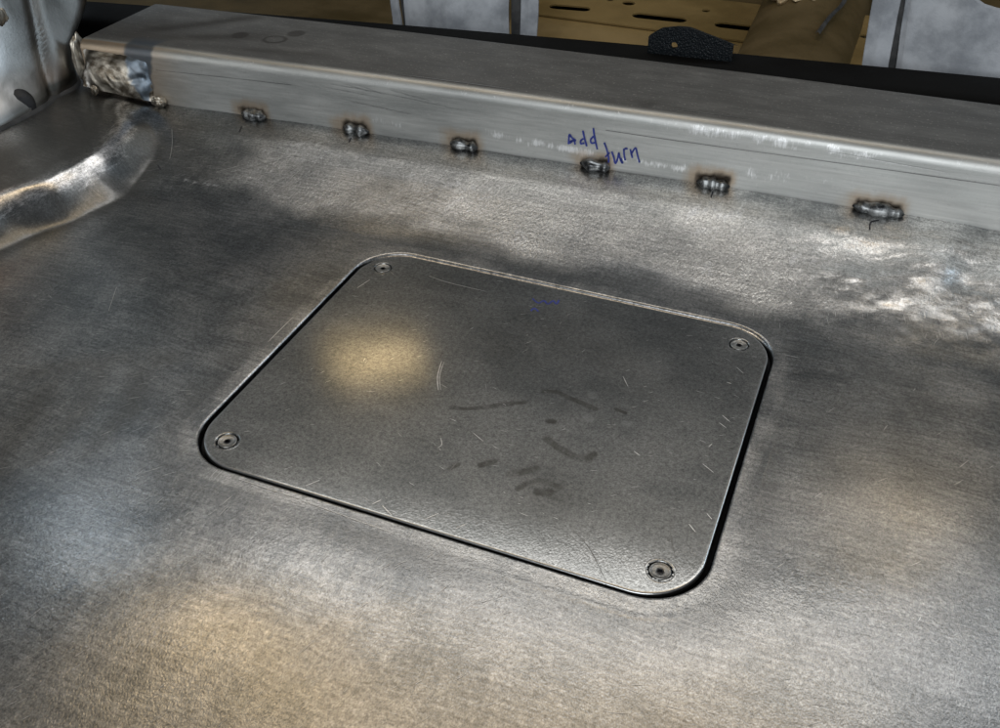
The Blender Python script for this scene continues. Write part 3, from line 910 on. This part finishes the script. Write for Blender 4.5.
def make_weld(root, wx, hw, k):
    blobs = [[(-0.5, 0.28, 0.45), (0.05, 0.25, 0.38), (0.6, 0.25, 0.42)], [(-0.5, 0.3, 0.5), (0.45, 0.3, 0.48)],
             [(-0.4, 0.4, 0.42), (0.65, 0.2, 0.5)], [(-0.3, 0.4, 0.45), (0.7, 0.2, 0.42)], [(-0.55, 0.25, 0.42), (0.0, 0.2, 0.42), (0.6, 0.25, 0.48)],
             [(-0.65, 0.22, 0.45), (-0.1, 0.25, 0.42), (0.3, 0.2, 0.4), (0.8, 0.14, 0.55)]][k]
    y = float(seam(wx))
    lump('weld_bead', wx, y - 0.0025, 0.0225, hw, 0.0056, 0.0056, M_WELD, root, 80 + k, 0.16, 1.6, blobs)


def make_end_weld(root):
    # ground and melted metal that joins the end of the beam to the shelf
    nu, nv = 150, 110
    u, v = np.meshgrid(np.linspace(0, 1, nu), np.linspace(0, 1, nv), indexing='ij')
    x = -0.5135 + 0.0795 * u
    zt = 0.066 - 0.004 * u
    zb = 0.036 - 0.016 * u
    z = zb + (zt - zb) * v
    yb = seam(x)
    out = 0.016 * (1 - v) ** 1.5 * (1 - 0.75 * u) + 0.010 * np.sin(np.pi * np.clip(u * 1.1, 0, 1)) * np.sin(np.pi * v)
    streak = vnoise(x * 1.0 + 0.8 * z, (z - x) * 0.22, 130, 91, 2)
    out = out + 0.0013 * streak * np.sin(np.pi * u) + 0.0003 * vnoise(x, z, 200, 92, 2)
    fall = sstep(0.0, 0.10, u + 0.05 * vnoise(x, z, 120, 99, 2)) * sstep(1.0, 0.55, u + 0.16 * vnoise(x, z, 90, 94, 2)) * sstep(1.0, 0.85, v + 0.06 * vnoise(x, z, 90, 98, 2))
    y = yb - out * fall - 0.0002 + 0.0022 * (1 - fall) ** 3
    V = np.stack([x, y, z], -1).reshape(-1, 3)
    n2 = vnoise(x, z, 150, 93, 3).ravel()
    xr, zr = x.ravel(), z.ravel()
    blue = 0.9 * sstep(1.1, 0.8, np.abs(xr + 0.452 - 0.05 * (BT - zr) + 0.003 * n2) / np.maximum(0.015 - 0.24 * (BT - zr), 0.002))
    soot_shade = np.maximum(0.85 * np.exp(-((xr + 0.502 + 0.3 * (0.06 - zr)) / 0.006) ** 2), 0.5 * sstep(0.35, 0.6, n2))  # left stripe painted dark to read as a crevice, plus random dark spots
    soot_shade = np.maximum(soot_shade, 0.75 * sstep(0.010, 0.007, np.abs(xr + 0.469)) * sstep(0.05, 0.06, zr))
    bright = sstep(-0.1, 0.4, n2) * sstep(-0.494, -0.503, xr)
    mesh_obj('ground_weld', V, grid_faces(nu, nv), M_GROUND, root, attrs={'blue': blue, 'soot_shade': soot_shade * (1 - blue), 'bright': bright})
    lump('weld_bead', -0.520, 0.249, 0.052, 0.006, 0.009, 0.022, M_GROUND, root, 95, 0.3, 2.2)
    lump('weld_bead', -0.438, 0.2465, 0.023, 0.008, 0.0045, 0.0042, M_GROUND, root, 96, 0.6, 4.0)
    lump('weld_bead', -0.487, 0.222, 0.036, 0.0035, 0.003, 0.004, M_GROUND, root, 97, 0.6, 4.0)


make_beam()


# ------------------------------------------------------------------ wheel arch
def make_arch():
    root = thing('wheel_arch', 'rounded bare steel wheel arch with ground streaks and a black plug', 'wheel arch', (-0.54, 0.1, 0.03))
    nz, ns = 90, 220
    zz = np.linspace(0.024, 0.36, nz)
    V = np.zeros((ns, nz, 3))
    s = np.linspace(0, 1, ns)
    for j, z in enumerate(zz):
        h = z - 0.035
        ye = 0.222 + 0.05 * sstep(0.0, 0.06, h) + 0.55 * max(h - 0.03, 0)
        xw = -0.508 - 0.40 * max(h, 0) + 0.5 * max(h - 0.09, 0)
        rc = 0.040
        straight = np.minimum(s / 0.62, 1)
        y = -0.30 + (ye + 0.30) * straight
        bow = 0.014 * np.sin(np.clip((y - 0.02) / 0.2, 0, 1) * np.pi) * math.exp(-(h / 0.02) ** 2)
        x = xw - 0.014 + bow - 0.10 * np.clip(0.12 - y, 0, 1) ** 1.1
        a = np.clip((s - 0.62) / 0.22, 0, 1) * math.pi * 0.62
        x = x - rc * (1 - np.cos(a))
        y = y + rc * np.sin(a)
        b = np.clip((s - 0.84) / 0.16, 0, 1) * 0.3
        x = x - b * math.sin(math.pi * 0.62)
        y = y + b * math.cos(math.pi * 0.62) * 1.0
        V[:, j, 0], V[:, j, 1], V[:, j, 2] = x, y, z
    S = np.broadcast_to(s[:, None], (ns, nz))
    Zs = np.broadcast_to(zz[None], (ns, nz))
    V[..., 0] += 0.0022 * vnoise(V[..., 1], Zs, 18, 101, 3)
    # pressed step near the end of the arch
    stp = np.exp(-((V[..., 1] - 0.212 - 0.5 * (Zs - 0.05)) / 0.006) ** 2)
    V[..., 0] -= 0.004 * stp * (S < 0.7)
    V = V.reshape(-1, 3)
    x, y, z = V.T
    n1, n2 = vnoise(y, z, 40, 102, 3), vnoise(y, z, 120, 103, 3)
    br = np.exp(-(poly_dist(y, z, [(0.06, 0.036), (0.13, 0.048), (0.168, 0.075), (0.20, 0.12), (0.24, 0.17)]) / 0.011) ** 2)
    br = np.maximum(br, 0.9 * np.exp(-(poly_dist(y, z, [(0.10, 0.040), (0.165, 0.052)]) / 0.006) ** 2))
    bright = br * np.clip(0.75 + 0.9 * n1 + 0.4 * n2, 0, 1)
    gold = 0.75 * gauss(y, z, 0.10, 0.085, 0.05, 0.03, 0.5) + 0.4 * gauss(y, z, 0.215, 0.045, 0.02, 0.012)
    dull = 0.7 * np.exp(-((z - 0.037) / 0.004) ** 2) + 0.6 * gauss(y, z, 0.17, 0.13, 0.06, 0.03) + 0.4 * sstep(0.2, 0.6, n1) + 0.5 * sstep(0.175, 0.20, y - 0.4 * (z - 0.05))
    mesh_obj('shell', V, grid_faces(ns, nz), M_TUB, root, attrs={'bright': bright, 'gold': gold, 'dull': dull * (1 - bright)})
    # dark sealer line at the foot
    prof = [V.reshape(ns, nz, 3)[k, 3] for k in range(0, 190, 3)]
    W, F = [], []
    for k, p in enumerate(prof):
        fz = float(floor_h(np.array([p[0]]), np.array([p[1]]))[0])
        W += [(p[0] - 0.002, p[1] - 0.001, fz + 0.003), (p[0] + 0.0016, p[1] + 0.0005, fz + 0.0022), (p[0] + 0.003, p[1] + 0.001, fz - 0.001)]
        if k:
            a = 3 * k
            F += [(a - 3, a, a + 1, a - 2), (a - 2, a + 1, a + 2, a - 1)]
    mesh_obj('sealer_line', W, F, M_GROOVE, root)
    # rubber plug
    V2, F2 = lathe([(0.0, 0.0075), (0.006, 0.007), (0.0105, 0.0052), (0.0138, 0.002), (0.0150, -0.001), (0.0145, -0.005)], 40, 0, 0, 0)
    R = Matrix.Rotation(math.radians(72), 4, 'Y') @ Matrix.Rotation(0.0, 4, 'X')
    R = Matrix.Rotation(math.radians(-25), 4, 'Z') @ R
    V2 = [tuple(R @ Vector(v) + Vector((-0.5215, 0.166, 0.0375))) for v in V2]
    mesh_obj('rubber_plug', V2, F2, M_RUBBER, root)
    lump('weld_bead', -0.530, 0.182, 0.110, 0.005, 0.007, 0.007, M_GROUND, root, 110, 0.4, 2.5)


make_arch()


# ------------------------------------------------------------------ behind the beam
def bevel_box(name, x0, x1, y0, y1, z0, z1, mat, parent=None, bev=0.003, rotz=0.0, shear=0.0, **kw):
    bm = bmesh.new()
    bmesh.ops.create_cube(bm, size=1)
    for v in bm.verts:
        v.co = Vector((x0 + (v.co.x + 0.5) * (x1 - x0), y0 + (v.co.y + 0.5) * (y1 - y0), z0 + (v.co.z + 0.5) * (z1 - z0)))
    bmesh.ops.bevel(bm, geom=bm.edges[:], offset=bev, segments=3, profile=0.5, affect='EDGES')
    for v in bm.verts:
        v.co.z += shear * v.co.x
        v.co.y += 0.04 * v.co.x
    V = [tuple(v.co) for v in bm.verts]
    F = [tuple(v.index for v in f.verts) for f in bm.faces]
    bm.free()
    return mesh_obj(name, V, F, mat, parent, smooth=False, **kw)


def make_rail():
    # black painted rail, slightly crowned, right behind the beam
    nx = 60
    X = np.linspace(-0.75, 0.70, nx)
    prof = [(0.0, -0.16), (0.0, -0.012), (0.003, -0.004), (0.010, 0.0), (0.050, 0.001), (0.058, -0.003), (0.061, -0.010), (0.061, -0.16)]
    V = np.zeros((nx, len(prof), 3))
    for j, (a, b) in enumerate(prof):
        V[:, j, 0] = X
        V[:, j, 1] = seam(X) + BD + 0.012 + a
        V[:, j, 2] = np.maximum(0.0595 + 0.030 * X, 0.03) + b
    o = mesh_obj('rail', V.reshape(-1, 3), grid_faces(nx, len(prof)), M_RAIL,
                 label='black painted rail running close behind the steel beam', cat='rail')
    return o


make_rail()


def make_bracket():
    root = thing('bracket', 'black speckled bracket with a small round hole behind the beam', 'bracket', (0, 0.44, 0.05))
    key = [(-0.0303, 0.030), (-0.0306, 0.0740), (-0.0298, 0.0752), (-0.0215, 0.0815), (-0.0190, 0.0830), (-0.0045, 0.0862), (0.0045, 0.0866), (0.0080, 0.0862), (0.0440, 0.0772), (0.0462, 0.0755), (0.0470, 0.030)]
    out = np.array([np.array(a) * (1 - t) + np.array(b) * t for a, b in zip(key[:-1], key[1:]) for t in np.linspace(0, 1, 5, endpoint=False)] + [key[-1]])
    hc, hr = (-0.0064, 0.0690), 0.0030
    bm = bmesh.new()
    th = 0.003
    ring_o = [bm.verts.new((p[0], 0.437, p[1])) for p in out]
    n = len(ring_o)
    ring_i = []
    for k in range(n):
        a = math.atan2(out[k][1] - hc[1], out[k][0] - hc[0])
        ring_i.append(bm.verts.new((hc[0] + hr * math.cos(a), 0.437, hc[1] + hr * math.sin(a))))
    for k in range(n):
        k2 = (k + 1) % n
        bm.faces.new((ring_o[k], ring_o[k2], ring_i[k2], ring_i[k]))
    ex = bmesh.ops.extrude_face_region(bm, geom=bm.faces[:])
    for v in [g for g in ex['geom'] if isinstance(g, bmesh.types.BMVert)]:
        v.co.y += th
    bmesh.ops.recalc_face_normals(bm, faces=bm.faces[:])
    V = [tuple(v.co) for v in bm.verts]
    bm.verts.index_update()
    F = [tuple(v.index for v in f.verts) for f in bm.faces]
    bm.free()
    mesh_obj('plate', V, F, M_SPECK, root, smooth=False)
    # folded top flange going back
    top = out[9:42]
    W, F = [], []
    for k, p in enumerate(top):
        W += [(p[0], 0.4385, p[1] - 0.0002), (p[0] + 0.003, 0.456, p[1] - 0.007)]
        if k:
            F.append((2 * k - 2, 2 * k, 2 * k + 1, 2 * k - 1))
    mesh_obj('flange', W, F, M_SPECK, root)


make_bracket()


def pressed_panel(label, cols, z0, z1, y0, topcut=None, seed=0):
    """upright primed sheet: cols = list of (x at the foot, x higher up, depth) stations across it, plus groove strip"""
    root = thing('primed_panel', label, 'sheet panel', (cols[0][0], y0, z0))
    return root


def upright_sheet(name, stations, z0, z1, mat, parent, seed, wav=0.0018, top=None, nz=50, sub=10):
    """stations: list of (x_foot, x_top, y); lofted sheet with thickness"""
    S = []
    for (a, b) in zip(stations[:-1], stations[1:]):
        for t in np.linspace(0, 1, sub, endpoint=False):
            S.append([a[i] * (1 - t) + b[i] * t for i in range(3)])
    S.append(list(stations[-1]))
    S = np.array(S)
    tz = np.linspace(0, 1, nz)
    V = np.zeros((len(S), nz, 3))
    for j, t in enumerate(tz):
        V[:, j, 0] = S[:, 0] * (1 - t) + S[:, 1] * t
        zt = np.full(len(S), z1) if top is None else np.interp(V[:, j, 0], [p[0] for p in top], [p[1] for p in top])
        V[:, j, 2] = z0 + (zt - z0) * t
        V[:, j, 1] = S[:, 2]
    V[..., 1] += wav * vnoise(V[..., 0], V[..., 2], 28, seed, 2)
    V[..., 0] += 0.0022 * vnoise(V[..., 2], V[..., 2] * 0, 30, seed + 1, 1)
    B = V.copy(); B[..., 1] += 0.0016
    nvs = len(S) * nz
    F = grid_faces(len(S), nz)
    allV = np.concatenate([V.reshape(-1, 3), B.reshape(-1, 3)])
    allF = [F, F[:, ::-1] + nvs]
    for edge in ([k for k in range(nz)], [(len(S) - 1) * nz + k for k in range(nz)]):
        e = np.array(edge)
        allF.append(np.stack([e[:-1], e[1:], e[1:] + nvs, e[:-1] + nvs], -1))
    e = np.arange(len(S)) * nz + nz - 1
    allF.append(np.stack([e[:-1], e[1:], e[1:] + nvs, e[:-1] + nvs], -1))
    return mesh_obj(name, allV, np.concatenate(allF), mat, parent)


r1 = thing('primed_panel', 'grey primed sheet panel with wavy flange, dark seam and scooped top edge', 'sheet panel', (0.22, 0.5, 0.0), group='primed panels behind the rail')
upright_sheet('flange', [(0.160, 0.146, 0.503), (0.170, 0.158, 0.5005), (0.1825, 0.170, 0.503)], 0.0, 0.20, M_PRIMER, r1, 201)
upright_sheet('seam', [(0.1823, 0.1698, 0.5065), (0.1895, 0.1762, 0.5065)], 0.0, 0.20, M_GROOVE, r1, 201, 0.0005)
upright_sheet('sheet', [(0.189, 0.1755, 0.504), (0.194, 0.181, 0.4985), (0.24, 0.232, 0.488), (0.33, 0.33, 0.497), (0.45, 0.46, 0.51)], 0.0, 0.2, M_PRIMER, r1, 205,
              0.004, top=[(0.10, 0.20), (0.205, 0.150), (0.225, 0.1295), (0.240, 0.1205), (0.256, 0.1165), (0.30, 0.112), (0.5, 0.11)])
r2 = thing('primed_panel', 'grey primed sheet panel with a dark seam near either side', 'sheet panel', (-0.25, 0.5, 0.0), group='primed panels behind the rail')
upright_sheet('flange', [(-0.3292, -0.322, 0.503), (-0.3165, -0.314, 0.501)], 0.0, 0.16, M_PRIMER, r2, 211)
upright_sheet('seam', [(-0.3167, -0.3145, 0.506), (-0.3122, -0.311, 0.506)], 0.0, 0.16, M_GROOVE, r2, 211, 0.0005)
upright_sheet('sheet', [(-0.3125, -0.3115, 0.503), (-0.305, -0.304, 0.4985), (-0.25, -0.25, 0.478), (-0.2, -0.199, 0.4985), (-0.1935, -0.1925, 0.504)], 0.0, 0.16, M_PRIMER, r2, 215, 0.003)
upright_sheet('seam', [(-0.1937, -0.1927, 0.507), (-0.1815, -0.1808, 0.507)], 0.0, 0.16, M_GROOVE, r2, 216, 0.0005)
upright_sheet('flange', [(-0.1817, -0.181, 0.503), (-0.172, -0.1705, 0.500), (-0.1645, -0.1615, 0.504)], 0.0, 0.16, M_PRIMER, r2, 217)


# cabin floor far behind, with a slotted ledge and a tunnel
def slab_with_slots(name, x0, x1, y0, y1, z, slots, mat, **kw):
    """flat plate with rounded slots cut right through"""
    from mathutils.geometry import delaunay_2d_cdt
    pts = [Vector((x0, y0)), Vector((x1, y0)), Vector((x1, y1)), Vector((x0, y1))]
    faces = [[0, 1, 2, 3]]
    for (cx, cy, lx, ly, ang) in slots:
        idx = []
        for k in range(20):
            a = 2 * math.pi * k / 20
            r = ly / 2
            u = r * math.cos(a) + math.copysign(max(lx / 2 - r, 0), math.cos(a))
            v = r * math.sin(a)
            idx.append(len(pts))
            pts.append(Vector((cx + u * math.cos(ang) - v * math.sin(ang), cy + u * math.sin(ang) + v * math.cos(ang))))
        faces.append(idx)
    rv, re, rf, ov, oe, of = delaunay_2d_cdt(pts, [], faces, 1, 1e-6)
    keep = [f for f, o in zip(rf, of) if o == [0]]
    V = [(p.x, p.y, z) for p in rv] + [(p.x, p.y, z - 0.0025) for p in rv]
    n = len(rv)
    F = [tuple(f) for f in keep] + [tuple(i + n for i in reversed(f)) for f in keep]
    cnt = {}
    for f in keep:
        for a, b in zip(f, list(f[1:]) + [f[0]]):
            cnt[(a, b)] = 1
    for (a, b) in list(cnt):
        if (b, a) not in cnt:
            F.append((b, a, a + n, b + n))
    return mesh_obj(name, V, F, mat, smooth=False, **kw)


def make_cabin():
    # lower sheet, pressed dip in front of the ledge
    nx, ny = 90, 60
    X, Y = np.meshgrid(np.linspace(-1.6, 1.2, nx), np.linspace(0.52, 2.6, ny), indexing='ij')
    Z = -0.275 + 0.006 * vnoise(X, Y, 5, 301, 2) + 0.10 * sstep(1.35, 2.2, Y)
    mesh_obj('cabin_floor', np.stack([X, Y, Z], -1).reshape(-1, 3), grid_faces(nx, ny), M_BROWN, kind='structure')
    slots = [(-0.340, 1.155, 0.070, 0.024, 0.12), (-0.188, 1.162, 0.090, 0.027, 0.05), (-0.050, 1.166, 0.095, 0.027, 0.03),
             (-0.255, 1.215, 0.022, 0.022, 0), (-0.345, 1.225, 0.014, 0.016, 0), (-0.29, 1.222, 0.012, 0.014, 0), (-0.125, 1.225, 0.012, 0.014, 0), (-0.02, 1.225, 0.012, 0.014, 0)]
    ld = thing('slotted_ledge', 'golden primed ledge with long dark slots and a sloping front sheet', 'ledge', (-0.2, 1.1, -0.26))
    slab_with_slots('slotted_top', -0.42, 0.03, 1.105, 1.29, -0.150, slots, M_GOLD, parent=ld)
    nu, nv = 50, 40
    U, W = np.meshgrid(np.linspace(-0.42, 0.03, nu), np.linspace(0, 1, nv), indexing='ij')
    Yf = 1.107 - 0.42 * W
    Zf = -0.1535 - 0.012 * sstep(0.0, 0.12, W) - 0.085 * W ** 1.5 + 0.014 * vnoise(U, Yf, 8, 303, 2) * sstep(0.05, 0.2, W)
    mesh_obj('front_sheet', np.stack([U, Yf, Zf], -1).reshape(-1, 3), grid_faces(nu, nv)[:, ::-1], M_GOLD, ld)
    mesh_obj('slot_shade', [(-0.415, 1.11, -0.170), (0.025, 1.11, -0.170), (0.025, 1.262, -0.170), (-0.415, 1.262, -0.170)], [(0, 1, 2, 3)], M_RAIL, ld, smooth=False)  # black sheet added below the slots so that they read as shaded
    bevel_box('support', -0.415, 0.02, 1.265, 1.277, -0.275, -0.1625, M_BROWN, ld, bev=0.001)
    # tunnel
    ny, nt = 40, 40
    Yt = np.linspace(0.60, 2.5, ny)
    t = np.linspace(0, math.pi, nt)
    V = np.zeros((ny, nt, 3))
    for i, y in enumerate(Yt):
        w = 0.10 + 0.02 * (y - 0.6)
        cx = 0.045 - 0.02 * (y - 1.0)
        V[i, :, 0] = cx - w * np.cos(t) * (0.75 + 0.25 * np.sin(t))
        V[i, :, 1] = y
        V[i, :, 2] = -0.28 + (0.165 + 0.012 * (y - 0.6)) * np.sin(t) ** 0.45
    V[..., 2] += 0.003 * vnoise(V[..., 0], V[..., 1], 14, 305, 2)
    tn = thing('tunnel', 'brown floor tunnel with a creased side and crumpled bare patch', 'floor tunnel', (0.04, 1.2, -0.18))
    mesh_obj('shell', V.reshape(-1, 3), grid_faces(ny, nt)[:, ::-1], M_BROWN, tn)
    # crease seam and a patch of bare crumpled metal
    cr = spline([(0.072, 1.04), (0.079, 1.12), (0.090, 1.20), (0.088, 1.30), (0.098, 1.40)], 6)
    W, F = [], []
    for k, (a, b) in enumerate(cr):
        W += [(a - 0.003, b, -0.104), (a, b, -0.1005), (a + 0.004, b, -0.104)]
        if k:
            q = 3 * k
            F += [(q - 3, q, q + 1, q - 2), (q - 2, q + 1, q + 2, q - 1)]
    mesh_obj('seam', W, F, M_GROOVE, tn)
    lump('bare_patch', 0.012, 1.235, -0.110, 0.045, 0.040, 0.012, M_FOIL, tn, 310, 0.8, 5.0)
    # right ledge with one slot
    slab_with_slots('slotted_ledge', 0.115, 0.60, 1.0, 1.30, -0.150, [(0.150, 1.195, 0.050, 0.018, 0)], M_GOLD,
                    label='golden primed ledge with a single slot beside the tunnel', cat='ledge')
    # bulkhead at the far end
    bevel_box('bulkhead', -1.8, 1.4, 2.45, 2.50, -0.2, 0.9, M_BROWN, label='dark brown bulkhead beyond the cabin floor', cat='bulkhead')


make_cabin()
